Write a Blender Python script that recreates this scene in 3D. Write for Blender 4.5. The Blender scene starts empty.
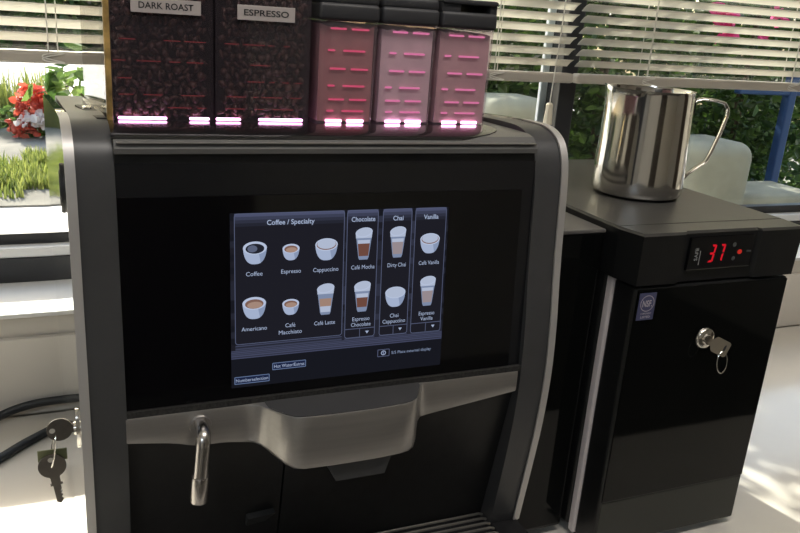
import bpy, bmesh, math, random
from mathutils import Vector, Matrix

# ------------------------------------------------------------------ camera, sky, sun, fill lights, exposure
# all lengths below are millimetres, measured from the centre of the machine's screen: x right, y away, z up
ZO = 1265.0                                   # height of the screen centre over the floor
def W(x, y, z): return Vector((x / 1000.0, y / 1000.0, (z + ZO) / 1000.0))
scene = bpy.context.scene
col = scene.collection
cam_d = bpy.data.cameras.new('camera'); cam = bpy.data.objects.new('camera', cam_d); col.objects.link(cam)
rt = Vector((0.9198, -0.3864, 0.0688)); fw = Vector((0.3876, 0.8666, -0.3144)).normalized()
rt = (rt - fw * rt.dot(fw)).normalized(); up = rt.cross(fw)
M = Matrix((rt, up, -fw)).transposed().to_4x4(); M.translation = W(-247.8, -673.4, 259.5)
cam.matrix_world = M
cam_d.sensor_width = 36; cam_d.lens = 806.04 / 800 * 36
cam_d.shift_x = (400 - 397.525) / 800; cam_d.shift_y = (277.565 - 266.5) / 800
cam_d.clip_start = 0.02; cam_d.clip_end = 200
scene.camera = cam
world = bpy.data.worlds.new('sky'); scene.world = world; world.use_nodes = True
wn = world.node_tree.nodes; wl = world.node_tree.links
sky = wn.new('ShaderNodeTexSky'); sky.sky_type = 'NISHITA'; sky.sun_disc = False
sky.sun_elevation = math.radians(38); sky.sun_rotation = math.radians(-10); sky.dust_density = 2.0
haze = wn.new('ShaderNodeMix'); haze.data_type = 'RGBA'; haze.blend_type = 'MULTIPLY'; haze.inputs['Factor'].default_value = 1.0
haze.inputs['B'].default_value = (1.0, 0.93, 0.83, 1); wl.new(sky.outputs[0], haze.inputs['A'])   # warm summer haze
wl.new(haze.outputs['Result'], wn['Background'].inputs[0]); wn['Background'].inputs[1].default_value = 0.6
def lamp(name, kind, loc, direction, energy, color=(1, 1, 1), size=None, size_y=None, angle=None):
    d = bpy.data.lights.new(name, kind); d.energy = energy; d.color = color
    if kind == 'AREA':
        d.shape = 'RECTANGLE'; d.size = size; d.size_y = size_y or size
    if angle is not None: d.angle = angle
    o = bpy.data.objects.new(name, d); col.objects.link(o); o.location = loc
    o.rotation_euler = Vector(direction).to_track_quat('-Z', 'Y').to_euler(); return o
lamp('sun', 'SUN', (0, 8, 8), (0.20, -1.0, -0.66), 10.0, (1.0, 0.93, 0.82), angle=math.radians(0.5))
lamp('fill_light_near', 'AREA', W(250, -520, 1395), (0, 0, -1), 14, (1.0, 0.94, 0.88), 1.2, 0.3)  # added unseen light, brightens the machine and fridge from above
lamp('fill_light_far', 'AREA', W(-1500, -1900, 1395), (0, 0, -1), 14, (0.80, 0.90, 1.0), 1.2, 0.3)  # added unseen cool light, general fill for the room
scene.view_settings.view_transform = 'Standard'; scene.view_settings.look = 'None'
scene.view_settings.exposure = 0.0; scene.view_settings.gamma = 1.0
scene.view_settings.use_curve_mapping = False
scene.cycles.max_bounces = 10; scene.cycles.transparent_max_bounces = 16
scene.cycles.caustics_reflective = False; scene.cycles.caustics_refractive = False
scene.cycles.sample_clamp_indirect = 4.0

# ------------------------------------------------------------------ materials
def inp(n, k, v):
    if k in n.inputs: n.inputs[k].default_value = v
def mat(name, c, rough=0.5, metal=0.0, spec=0.5, vary=0.0, vscale=30.0, bump=0.0, bscale=200.0, coat=0.0, emit=None, emit_s=0.0, aniso=None):
    m = bpy.data.materials.new(name); m.use_nodes = True; nt = m.node_tree; b = nt.nodes['Principled BSDF']
    inp(b, 'Base Color', (*c, 1)); inp(b, 'Roughness', rough); inp(b, 'Metallic', metal); inp(b, 'Specular IOR Level', spec)
    inp(b, 'Coat Weight', coat); inp(b, 'Coat Roughness', 0.05)
    if emit: inp(b, 'Emission Color', (*emit, 1)); inp(b, 'Emission Strength', emit_s)
    tc = nt.nodes.new('ShaderNodeTexCoord')
    if vary > 0:
        n = nt.nodes.new('ShaderNodeTexNoise'); n.inputs['Scale'].default_value = vscale; n.inputs['Detail'].default_value = 6
        if aniso:
            mp = nt.nodes.new('ShaderNodeMapping'); mp.inputs['Scale'].default_value = aniso
            nt.links.new(tc.outputs['Object'], mp.inputs[0]); nt.links.new(mp.outputs[0], n.inputs['Vector'])
        else: nt.links.new(tc.outputs['Object'], n.inputs['Vector'])
        r = nt.nodes.new('ShaderNodeValToRGB'); r.color_ramp.elements[0].position = 0.3; r.color_ramp.elements[1].position = 0.7
        r.color_ramp.elements[0].color = (*[x * (1 - vary) for x in c], 1); r.color_ramp.elements[1].color = (*[min(1, x * (1 + vary)) for x in c], 1)
        nt.links.new(n.outputs[0], r.inputs[0]); nt.links.new(r.outputs[0], b.inputs['Base Color'])
    if bump > 0:
        n2 = nt.nodes.new('ShaderNodeTexNoise'); n2.inputs['Scale'].default_value = bscale; n2.inputs['Detail'].default_value = 4
        if aniso:
            mp2 = nt.nodes.new('ShaderNodeMapping'); mp2.inputs['Scale'].default_value = aniso
            nt.links.new(tc.outputs['Object'], mp2.inputs[0]); nt.links.new(mp2.outputs[0], n2.inputs['Vector'])
        else: nt.links.new(tc.outputs['Object'], n2.inputs['Vector'])
        bp = nt.nodes.new('ShaderNodeBump'); bp.inputs['Strength'].default_value = bump; bp.inputs['Distance'].default_value = 0.001
        nt.links.new(n2.outputs[0], bp.inputs['Height']); nt.links.new(bp.outputs[0], b.inputs['Normal'])
    return m
def emis(name, c, s=1.0):
    m = bpy.data.materials.new(name); m.use_nodes = True; nt = m.node_tree
    nt.nodes.remove(nt.nodes['Principled BSDF']); e = nt.nodes.new('ShaderNodeEmission')
    e.inputs[0].default_value = (*c, 1); e.inputs[1].default_value = s
    nt.links.new(e.outputs[0], nt.nodes['Material Output'].inputs[0]); return m
def clear(name, tint=(1, 1, 1), ior=1.45, rough=0.0, milk=0.0, milk_c=(0.8, 0.8, 0.8)):
    """thin clear sheet: light passes straight through, Fresnel reflection on top"""
    m = bpy.data.materials.new(name); m.use_nodes = True; nt = m.node_tree
    nt.nodes.remove(nt.nodes['Principled BSDF'])
    t = nt.nodes.new('ShaderNodeBsdfTransparent'); t.inputs[0].default_value = (*tint, 1)
    g = nt.nodes.new('ShaderNodeBsdfGlossy'); g.inputs['Roughness'].default_value = rough
    f = nt.nodes.new('ShaderNodeFresnel'); ge = nt.nodes.new('ShaderNodeNewGeometry'); mr = nt.nodes.new('ShaderNodeMapRange')
    mr.inputs['To Min'].default_value = ior; mr.inputs['To Max'].default_value = 1.0 / ior   # same reflection from either side of the sheet
    nt.links.new(ge.outputs['Backfacing'], mr.inputs['Value']); nt.links.new(mr.outputs[0], f.inputs[0])
    mx = nt.nodes.new('ShaderNodeMixShader'); nt.links.new(f.outputs[0], mx.inputs[0])
    base = t.outputs[0]
    if milk > 0:
        d = nt.nodes.new('ShaderNodeBsdfDiffuse'); d.inputs[0].default_value = (*milk_c, 1)
        m2 = nt.nodes.new('ShaderNodeMixShader'); m2.inputs[0].default_value = milk
        nt.links.new(t.outputs[0], m2.inputs[1]); nt.links.new(d.outputs[0], m2.inputs[2]); base = m2.outputs[0]
    nt.links.new(base, mx.inputs[1]); nt.links.new(g.outputs[0], mx.inputs[2])
    nt.links.new(mx.outputs[0], nt.nodes['Material Output'].inputs[0]); return m
def leafmat(name, c1, c2, trans=0.5):
    m = bpy.data.materials.new(name); m.use_nodes = True; nt = m.node_tree; b = nt.nodes['Principled BSDF']
    a = nt.nodes.new('ShaderNodeAttribute'); a.attribute_name = 'shade'
    r = nt.nodes.new('ShaderNodeValToRGB'); r.color_ramp.elements[0].color = (*c1, 1); r.color_ramp.elements[1].color = (*c2, 1)
    nt.links.new(a.outputs['Fac'], r.inputs[0]); nt.links.new(r.outputs[0], b.inputs['Base Color'])
    inp(b, 'Roughness', 0.38)
    tr = nt.nodes.new('ShaderNodeBsdfTranslucent'); nt.links.new(r.outputs[0], tr.inputs[0])
    mx = nt.nodes.new('ShaderNodeMixShader'); mx.inputs[0].default_value = trans
    nt.links.new(b.outputs[0], mx.inputs[1]); nt.links.new(tr.outputs[0], mx.inputs[2])
    nt.links.new(mx.outputs[0], nt.nodes['Material Output'].inputs[0]); return m
def slatmat(name, c, trans):
    m = bpy.data.materials.new(name); m.use_nodes = True; nt = m.node_tree; b = nt.nodes['Principled BSDF']
    inp(b, 'Base Color', (*c, 1)); inp(b, 'Roughness', 0.4)
    tr = nt.nodes.new('ShaderNodeBsdfTranslucent'); tr.inputs[0].default_value = (*c, 1)
    mx = nt.nodes.new('ShaderNodeMixShader'); mx.inputs[0].default_value = trans
    nt.links.new(b.outputs[0], mx.inputs[1]); nt.links.new(tr.outputs[0], mx.inputs[2])
    nt.links.new(mx.outputs[0], nt.nodes['Material Output'].inputs[0]); return m

K = {}
K['frame'] = mat('satin_dark_grey_plastic', (0.060, 0.060, 0.062), 0.36, vary=0.06, bump=0.03, bscale=900)
K['insert'] = mat('satin_grey_plastic', (0.13, 0.127, 0.122), 0.34, vary=0.04)
K['gloss'] = mat('gloss_black', (0.004, 0.004, 0.005), 0.07)
K['glass_black'] = mat('black_touch_glass', (0.003, 0.003, 0.004), 0.05)
K['black'] = mat('matte_black_plastic', (0.011, 0.011, 0.012), 0.5, vary=0.3, vscale=60)
K['niche'] = mat('satin_black_plastic', (0.012, 0.012, 0.0125), 0.42, vary=0.25, vscale=80)
K['silver'] = mat('brushed_silver', (0.44, 0.425, 0.415), 0.36, 0.85, vary=0.05, vscale=8, aniso=(1, 30, 30))
K['edge'] = mat('light_metal_edge', (0.62, 0.60, 0.585), 0.42, 0.55)
K['mirror_side'] = mat('polished_side_panel', (0.80, 0.80, 0.79), 0.045, 0.92)
K['chrome'] = mat('chrome', (0.72, 0.69, 0.65), 0.16, 1.0)
K['spout'] = mat('satin_steel_spout', (0.55, 0.52, 0.50), 0.27, 1.0)
K['steel'] = mat('polished_steel', (0.70, 0.68, 0.65), 0.10, 1.0, vary=0.06, vscale=14, aniso=(1, 1, 0.15))
K['steel_dark'] = mat('key_steel', (0.13, 0.118, 0.11), 0.36, 0.85, vary=0.12, vscale=90)
K['key_brass'] = mat('key_nickel_brass', (0.27, 0.225, 0.165), 0.4, 0.85)
K['grate'] = mat('steel_rods', (0.50, 0.48, 0.45), 0.3, 0.9)
K['fridge'] = mat('satin_black_metal', (0.011, 0.0115, 0.012), 0.34, vary=0.12, vscale=40)
K['fridge_top'] = mat('grey_black_top', (0.062, 0.060, 0.056), 0.36, vary=0.08, vscale=60, bump=0.05, bscale=1500)
K['door_gloss'] = mat('gloss_black_door', (0.0035, 0.004, 0.004), 0.06, spec=0.26)
K['unit_top'] = mat('grey_unit_top', (0.13, 0.124, 0.117), 0.4)
K['kick'] = mat('grey_kick_panel', (0.021, 0.024, 0.020), 0.4)
K['gasket'] = mat('grey_gasket', (0.85, 0.78, 0.77), 0.55)
K['counter'] = mat('white_worktop', (0.73, 0.69, 0.625), 0.16, vary=0.03, vscale=8, coat=0.2)
K['wall'] = mat('wall_paint', (0.66, 0.62, 0.56), 0.7, vary=0.03, vscale=4)
K['splash'] = mat('splash_panel', (0.72, 0.68, 0.62), 0.35)
K['ceil'] = mat('ceiling_paint', (0.72, 0.71, 0.69), 0.8)
K['floor'] = mat('floor_tiles', (0.13, 0.12, 0.105), 0.4, vary=0.15, vscale=5)
K['sill'] = mat('white_sill', (0.80, 0.80, 0.78), 0.35)
K['winframe'] = mat('dark_window_frame', (0.018, 0.019, 0.022), 0.4)
K['alu'] = mat('white_aluminium', (0.72, 0.75, 0.80), 0.4, 0.1)
K['pane'] = clear('window_glass', (0.93, 0.96, 0.95), 1.45)
K['slat'] = slatmat('blind_slat', (0.76, 0.74, 0.68), 0.34)
K['rail'] = mat('blind_rail', (0.46, 0.42, 0.36), 0.45)
K['cord'] = mat('blind_cord', (0.72, 0.70, 0.64), 0.7)
K['tassel'] = mat('cord_tassel', (0.72, 0.66, 0.52), 0.5)
K['hop'] = clear('hopper_plastic', (0.86, 0.82, 0.86), 1.42, 0.03, 0.035, (0.55, 0.47, 0.52))
K['hop_side'] = clear('hopper_side_plastic', (0.85, 0.83, 0.80), 1.5, 0.01)
K['can'] = clear('canister_plastic', (0.97, 0.91, 0.96), 1.42, 0.02, 0.10, (0.85, 0.68, 0.76))
K['amber'] = mat('oily_amber_edge', (0.42, 0.27, 0.09), 0.35, vary=0.7, vscale=60, spec=0.6)
K['bean'] = mat('roasted_bean', (0.085, 0.043, 0.028), 0.33, vary=0.4, vscale=120)
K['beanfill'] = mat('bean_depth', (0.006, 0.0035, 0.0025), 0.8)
K['lid'] = mat('dark_grey_lid', (0.040, 0.040, 0.044), 0.5)
K['led'] = emis('violet_led', (1.0, 0.50, 0.85), 9.0)
K['glint_red'] = emis('red_led_reflection', (0.60, 0.075, 0.075), 0.42)  # glow standing in for LED reflections in the bean hoppers
K['glint_pink'] = emis('pink_led_reflection', (0.95, 0.25, 0.50), 0.75)  # glow standing in for LED reflections in the canisters
K['choc'] = mat('chocolate_powder', (0.36, 0.15, 0.145), 0.85, vary=0.15, vscale=60)
K['chai'] = mat('chai_powder', (0.68, 0.50, 0.52), 0.85, vary=0.1, vscale=60)
K['van'] = mat('vanilla_powder', (0.54, 0.335, 0.335), 0.85, vary=0.12, vscale=60)
K['paper'] = mat('white_label_tape', (0.52, 0.46, 0.44), 0.6)
K['ink'] = mat('black_ink', (0.012, 0.012, 0.014), 0.6)
K['tray_gloss'] = mat('dark_gloss_base', (0.012, 0.011, 0.012), 0.12)
K['stick_blue'] = mat('blue_sticker', (0.075, 0.08, 0.17), 0.4)
K['stick_white'] = mat('sticker_white', (0.55, 0.50, 0.56), 0.5)
K['digit'] = emis('red_digits', (0.62, 0.012, 0.022), 0.9)
K['pale'] = mat('pale_print', (0.35, 0.36, 0.36), 0.5)
K['cable'] = mat('black_cable', (0.015, 0.018, 0.022), 0.45)
K['concrete'] = mat('sunlit_concrete', (0.66, 0.60, 0.56), 0.85, vary=0.08, vscale=1.5)
K['soil'] = mat('garden_soil', (0.22, 0.20, 0.165), 0.95, vary=0.35, vscale=3)
K['leaf'] = leafmat('green_leaves', (0.020, 0.050, 0.012), (0.11, 0.19, 0.035), 0.45)
K['leaf_lime'] = leafmat('lime_leaves', (0.07, 0.14, 0.03), (0.22, 0.32, 0.08), 0.5)
K['grass'] = leafmat('grass_blades', (0.12, 0.17, 0.03), (0.36, 0.38, 0.10), 0.45)
K['red'] = leafmat('red_petals', (0.55, 0.06, 0.03), (0.85, 0.20, 0.13), 0.4)
K['white_petal'] = leafmat('white_petals', (0.8, 0.72, 0.68), (0.88, 0.82, 0.78), 0.6)
K['pink'] = leafmat('pink_petals', (0.75, 0.03, 0.22), (0.9, 0.16, 0.42), 0.5)
K['bark'] = mat('bark', (0.10, 0.07, 0.045), 0.9, vary=0.3)
K['dappled_cover'] = mat('pale_cover', (0.33, 0.325, 0.26), 0.8, vary=0.3, vscale=5)  # patchy tone puts dappled light into the colour
K['blue_metal'] = mat('blue_painted_metal', (0.009, 0.045, 0.15), 0.5)
K['tag_green'] = mat('olive_tag', (0.19, 0.20, 0.10), 0.5)

# ------------------------------------------------------------------ mesh helpers
def link(o): col.objects.link(o); return o
class MB:
    def __init__(s): s.b = bmesh.new()
    def box(s, x0, x1, y0, y1, z0, z1, bev=0.0, seg=2):
        t = bmesh.new(); bmesh.ops.create_cube(t, size=1.0)
        for v in t.verts:
            v.co = Vector((x0 if v.co.x < 0 else x1, y0 if v.co.y < 0 else y1, z0 if v.co.z < 0 else z1))
        if bev > 0: bmesh.ops.bevel(t, geom=t.edges[:], offset=bev, segments=seg, profile=0.5, affect='EDGES')
        s.merge(t); return s
    def merge(s, t):
        me = bpy.data.meshes.new('tmp'); t.to_mesh(me); t.free(); s.b.from_mesh(me); bpy.data.meshes.remove(me)
    def poly(s, pts):
        s.b.faces.new([s.b.verts.new(p) for p in pts]); return s
    def prism_x(s, prof, x0, x1, flare=0.0):
        """closed (y, z) outline swept along x; flare moves the outline outward in x with depth y"""
        f = lambda y: flare * max(0.0, y) / 400.0
        a = [s.b.verts.new((x0 + f(y), y, z)) for y, z in prof]; c = [s.b.verts.new((x1 + f(y), y, z)) for y, z in prof]
        n = len(prof)
        for i in range(n): s.b.faces.new((a[i], a[(i + 1) % n], c[(i + 1) % n], c[i]))
        s.b.faces.new(a[::-1]); s.b.faces.new(c); return s
    def prism_z(s, prof, z0, z1):
        a = [s.b.verts.new((x, y, z0)) for x, y in prof]; c = [s.b.verts.new((x, y, z1)) for x, y in prof]; n = len(prof)
        for i in range(n): s.b.faces.new((a[i], a[(i + 1) % n], c[(i + 1) % n], c[i]))
        s.b.faces.new(a[::-1]); s.b.faces.new(c); return s
    def hexa(s, bot, top):
        a = [s.b.verts.new(p) for p in bot]; c = [s.b.verts.new(p) for p in top]; n = len(a)
        for i in range(n): s.b.faces.new((a[i], a[(i + 1) % n], c[(i + 1) % n], c[i]))
        s.b.faces.new(a[::-1]); s.b.faces.new(c); return s
    def tube(s, pts, r, seg=12, cap=True, flat=None):
        pts = [Vector(p) for p in pts]; rs = r if isinstance(r, (list, tuple)) else [r] * len(pts)
        rings = []; prev = None
        for i, p in enumerate(pts):
            d = (pts[min(i + 1, len(pts) - 1)] - pts[max(i - 1, 0)]).normalized()
            if prev is None: u = d.orthogonal().normalized() if flat is None else Vector(flat).normalized()
            else: u = prev
            u = (u - d * u.dot(d)); u = u.normalized() if u.length > 1e-6 else d.orthogonal().normalized()
            w = d.cross(u); prev = u
            ra, rb = rs[i] if isinstance(rs[i], (list, tuple)) else (rs[i], rs[i])
            rings.append([s.b.verts.new(p + u * (ra * math.cos(2 * math.pi * k / seg)) + w * (rb * math.sin(2 * math.pi * k / seg))) for k in range(seg)])
        for i in range(len(rings) - 1):
            for k in range(seg):
                s.b.faces.new((rings[i][k], rings[i][(k + 1) % seg], rings[i + 1][(k + 1) % seg], rings[i + 1][k]))
        if cap: s.b.faces.new(rings[0][::-1]); s.b.faces.new(rings[-1])
        return s
    def cyl(s, p, q, r, seg=24): return s.tube([p, q], r, seg)
    def build(s, name, m, parent=None, smooth=False, ang=35):
        bmesh.ops.remove_doubles(s.b, verts=s.b.verts, dist=1e-4)
        bmesh.ops.recalc_face_normals(s.b, faces=s.b.faces)
        org = W(0, 0, 0)
        for v in s.b.verts: v.co = v.co / 1000.0
        me = bpy.data.meshes.new(name)
        base = Vector((0, 0, 0))
        if parent is not None: base = parent['_base_v']; base = Vector(base)
        off = org - base
        if parent is None:
            xs = [v.co for v in s.b.verts]; c = Vector((sum(p.x for p in xs) / len(xs), sum(p.y for p in xs) / len(xs), min(p.z for p in xs)))
            for v in s.b.verts: v.co -= c
            loc = org + c; basep = loc
        else:
            for v in s.b.verts: v.co += off
            loc = Vector((0, 0, 0)); basep = base
        if smooth:
            for f in s.b.faces: f.smooth = True
            for e in s.b.edges:
                if len(e.link_faces) == 2 and e.calc_face_angle(0) > math.radians(ang): e.smooth = False
        s.b.to_mesh(me); s.b.free(); me.materials.append(m)
        o = link(bpy.data.objects.new(name, me)); o.location = loc
        if parent is not None: o.parent = parent
        BASE[o.name] = basep
        o['_base_v'] = list(basep)
        return o
BASE = {}
def tag(o, label=None, cat=None, group=None, kind=None):
    for k, v in (('label', label), ('category', cat), ('group', group), ('kind', kind)):
        if v: o[k] = v
    return o
def thing(name, x, y, z, label, cat, group=None, kind=None):
    o = link(bpy.data.objects.new(name, None)); o.empty_display_size = 0.02; o.location = W(x, y, z)
    o['_base_v'] = list(W(x, y, z)); return tag(o, label, cat, group, kind)
def struct(name, mb, m, parent=None):
    o = mb.build(name, m, parent)
    if parent is None: o['kind'] = 'structure'
    return o
def text_into(mb, body, width, place, bold=0.0, height=None, shear=0.0):
    """letters as flat outlines; place(u, v) maps the text's own plane (mm, centred) to a point"""
    cu = bpy.data.curves.new('tmp_text', 'FONT'); cu.body = body; cu.align_x = 'LEFT'; cu.size = 1.0; cu.offset = bold; cu.resolution_u = 3; cu.shear = shear
    o = link(bpy.data.objects.new('tmp_text', cu)); bpy.context.view_layer.update()
    dg = bpy.context.evaluated_depsgraph_get(); me = bpy.data.meshes.new_from_object(o.evaluated_get(dg))
    xs = [v.co.x for v in me.vertices]; ys = [v.co.y for v in me.vertices]
    x0, x1 = min(xs), max(xs); y0, y1 = (0.0, 0.7)
    k = width / (x1 - x0); ky = k if height is None else height / 0.7
    t = bmesh.new(); t.from_mesh(me)
    for v in t.verts: v.co = Vector(place((v.co.x - (x0 + x1) / 2) * k, (v.co.y - 0.35) * ky))
    s2 = bpy.data.meshes.new('tmp2'); t.to_mesh(s2); t.free(); mb.b.from_mesh(s2)
    bpy.data.meshes.remove(s2); bpy.data.objects.remove(o); bpy.data.curves.remove(cu); bpy.data.meshes.remove(me)
def arc(cx, cy, r, a0, a1, n):
    return [(cx + r * math.cos(math.radians(a0 + (a1 - a0) * i / n)), cy + r * math.sin(math.radians(a0 + (a1 - a0) * i / n))) for i in range(n + 1)]

# ------------------------------------------------------------------ the room
struct('floor', MB().box(-2600, 3200, -3600, 760, -1285, -1265), K['floor'])
struct('ceiling', MB().box(-2600, 3200, -3600, 760, 1435, 1455), K['ceil'])
struct('wall_left', MB().box(-2700, -2600, -3600, 760, -1265, 1435), K['wall'])
struct('wall_right', MB().box(3200, 3300, -3600, 760, -1265, 1435), K['wall'])
struct('wall_front', MB().box(-2600, 3200, -3700, -3600, -1265, 1435), K['wall'])
struct('wall_back', MB().box(-2600, 3200, 558, 690, -1265, -208), K['wall'])
struct('wall_back_upper', MB().box(-2600, 3200, 690, 760, 905, 1435), K['wall'])
dr = MB().box(-300, 750, -3602, -3575, -1265, 820, 3); struct('reflect_panel_1', dr, mat('dark_reflect_panel', (0.035, 0.024, 0.018), 0.4))  # unseen dark panel added for dark bands in the steel's reflections
struct('reflect_panel_2', MB().box(3172, 3202, -1500, -650, -1265, 820, 3), mat('brown_reflect_panel', (0.07, 0.045, 0.032), 0.4))  # unseen brown panel added for the same reflection bands
struct('reflect_panel_3', MB().box(-2602, -2575, -2400, -900, -1265, 820, 3), mat('grey_reflect_panel', (0.05, 0.05, 0.055), 0.4))  # unseen grey panel added for the same reflection bands
struct('trim_1', MB().box(-2600, 3200, 546, 558, -365, -240, 2), K['splash'])
struct('trim_2', MB().box(-2600, 3200, 548, 705, -208, -201, 1.5), K['sill'])
def window(name, x0, x1, strip_right):
    m = MB(); m.box(x0, x1, 692, 748, -201, -160, 2); m.box(x0, x1, 714, 736, -143, -125, 1.5); m.box(x0, x1, 700, 745, 880, 905, 1)
    if not strip_right: m.box(x1 - 30, x1, 700, 745, -160, 905, 1)
    else: m.box(x0, x0 + 30, 700, 745, -160, 905, 1)
    w = m.build(name, K['winframe']); w['kind'] = 'structure'
    MB().box(x0, x1, 694, 746, -160, -143, 3).build('ledge', K['sill'], w)
    if strip_right: MB().box(x1 - 16, x1, 733, 742, -125, 890, 1.5).build('jamb', K['alu'], w)
    MB().box(x0 + 2, x1 - 2, 722, 727, -130, 895).build('glass', K['pane'], w)
    return w
window('window_1', -2600, 680, True)
window('window_2', 718, 3200, False)
struct('trim_3', MB().box(680, 718, 690, 748, -201, 905, 2), K['winframe'])

# worktop
tag(MB().box(-2400, 3100, -250, 546, -405, -365, 4).build('countertop', K['counter']),
    'long glossy white worktop under the coffee machine and the black fridge', 'countertop')

# ------------------------------------------------------------------ outside
struct('ground', MB().box(-9000, 9000, 765, 4050, -960, -900), K['concrete'])
struct('ground_bed', MB().box(-9000, 9000, 4050, 7400, -960, -890), K['soil'])
struct('ground_far', MB().box(-9000, 9000, 7400, 26000, -960, -900), K['concrete'])
def leaves(name, m, blobs, n, size, seed, parent=None, aspect=0.5, up=0.0, shell=0.55):
    """leaf blades scattered through ellipsoids; each blade is folded along its middle"""
    rnd = random.Random(seed); vs = []; fs = []; sh = []
    tot = sum(b[3] * b[4] * b[5] for b in blobs)
    for (cx, cy, cz, rx, ry, rz) in blobs:
        for _ in range(max(3, int(n * rx * ry * rz / tot))):
            while True:
                p = Vector((rnd.uniform(-1, 1), rnd.uniform(-1, 1), rnd.uniform(-1, 1)))
                if shell < p.length < 1 or (p.length < 1 and rnd.random() < 0.35): break
            c = Vector((cx + p.x * rx, cy + p.y * ry, cz + p.z * rz))
            d = Vector((rnd.uniform(-1, 1), rnd.uniform(-1, 1), rnd.uniform(-0.8, 0.5) + up)).normalized()
            sd = d.cross(Vector((rnd.uniform(-1, 1), rnd.uniform(-1, 1), rnd.uniform(-1, 1)))).normalized()
            nn = d.cross(sd); L = size * rnd.uniform(0.6, 1.3); w = L * aspect * 0.5; i = len(vs)
            vs += [c, c + d * L * .35 + sd * w + nn * w * .35, c + d * L * .75 + sd * w * .75 + nn * w * .25, c + d * L, c + d * L * .75 - sd * w * .75 + nn * w * .25, c + d * L * .35 - sd * w + nn * w * .35, c + d * L * .5]
            fs += [(i, i + 1, i + 6), (i + 1, i + 2, i + 6), (i + 2, i + 3, i + 6), (i, i + 6, i + 5), (i + 6, i + 4, i + 5), (i + 6, i + 3, i + 4)]
            s_ = rnd.random() ** 1.5; sh += [s_] * 7
    return cloud(name, m, vs, fs, sh, parent)
def cloud(name, m, vs, fs, sh, parent):
    org = W(0, 0, 0); base = Vector(parent['_base_v']) if parent is not None else None
    if parent is None:
        c = Vector((sum(v.x for v in vs) / len(vs), sum(v.y for v in vs) / len(vs), min(v.z for v in vs))) / 1000
    else: c = base - org
    me = bpy.data.meshes.new(name); me.from_pydata([v / 1000 - c for v in vs], [], fs)
    a = me.attributes.new('shade', 'FLOAT', 'POINT'); a.data.foreach_set('value', sh)
    me.materials.append(m); o = link(bpy.data.objects.new(name, me))
    if parent is None: o.location = org + c; o['_base_v'] = list(org + c)
    else: o.parent = parent
    return o
def shrub(x, y, z, blobs, n, size, seed, label, m='leaf', cat='shrub', name='garden_shrub', flowers=None, stems=3):
    r = thing(name, x, y, -900, label, cat)
    leaves('foliage', K[m], blobs, n, size, seed, r)
    rnd = random.Random(seed + 5); s = MB()
    for k in range(stems):
        b = blobs[k % len(blobs)]
        s.tube([(x + rnd.uniform(-60, 60), y + rnd.uniform(-60, 60), -905), (x + (b[0] - x) * .4, y + (b[1] - y) * .4, -900 + (b[2] + 900) * .5), (b[0], b[1], b[2])], [22, 16, 6], 8)
    s.build('stem', K['bark'], r)
    if flowers: leaves('blossom', K[flowers[0]], flowers[1], flowers[2], flowers[3], seed + 9, r, 0.85)
    return r
# the dense planting behind the right-hand window
shrub(540, 2100, 0, [(540, 2100, 250, 330, 320, 700), (620, 2100, 820, 260, 320, 420), (380, 2150, 900, 170, 300, 400), (540, 2100, -500, 320, 280, 400)], 3000, 66, 1,
      'dense green shrub outside behind the coffee machine', stems=4)
shrub(1210, 2050, 0, [(1210, 2050, -250, 305, 300, 560), (1215, 2050, 250, 310, 280, 420), (1205, 2100, 800, 300, 300, 420)], 4600, 54, 2,
      'dark green shrub outside directly behind the steel pitcher', stems=3)
shrub(1930, 2200, 0, [(1900, 2200, 150, 370, 300, 420), (1880, 2220, -380, 340, 280, 480), (1920, 2200, 700, 370, 300, 420)], 5600, 54, 3,
      'green shrub with bright pink blossoms seen through the blind slats', flowers=('pink', [(2225, 1890, 325, 24, 25, 28), (2215, 1890, 262, 22, 20, 12)], 34, 58), stems=3)
shrub(2760, 2260, 0, [(2740, 2260, 100, 420, 320, 620), (2780, 2260, 750, 430, 320, 450), (2740, 2260, -450, 420, 300, 480)], 6000, 54, 4,
      'green shrub outside behind the blue metal frame', flowers=('pink', [(2540, 1930, 345, 40, 30, 22), (2480, 1930, 262, 18, 20, 8)], 16, 50), stems=3)
shrub(1600, 3300, 0, [(1500, 3300, 100, 900, 300, 1000), (2900, 3300, 200, 1000, 300, 1100), (700, 3300, 200, 600, 300, 1000), (2000, 3250, -600, 1700, 260, 450), (3600, 3300, 100, 800, 300, 1000), (4700, 3300, -100, 1100, 300, 900)], 20000, 78, 6,
      'tall dark hedge closing off the garden behind the nearer shrubs', cat='hedge', name='garden_hedge', stems=5)
# pale rounded covers between window and shrubs
m = MB(); m.box(1800, 2110, 1480, 1760, -900, -108, 60, 5); m.box(2060, 2500, 1500, 1760, -900, -300, 30, 4)
tag(m.build('equipment_cover', K['dappled_cover'], None, True, 60), 'pale grey rounded cover in dappled light outside beyond the pitcher handle', 'cover')
m = MB(); m.box(980, 1210, 1480, 1680, -900, 30, 55, 5)
tag(m.build('equipment_cover', K['dappled_cover'], None, True, 60), 'pale rounded cover outside behind the hanging cord of the left blind', 'cover')
bf = thing('post_frame', 2575, 1820, -900, 'blue painted metal frame standing among the shrubs outside', 'frame')
MB().box(2558, 2600, 1805, 1845, -900, 120, 6).build('post', K['blue_metal'], bf)
MB().box(2290, 2900, 1808, 1842, 36, 66, 6).build('rail', K['blue_metal'], bf)
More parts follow.
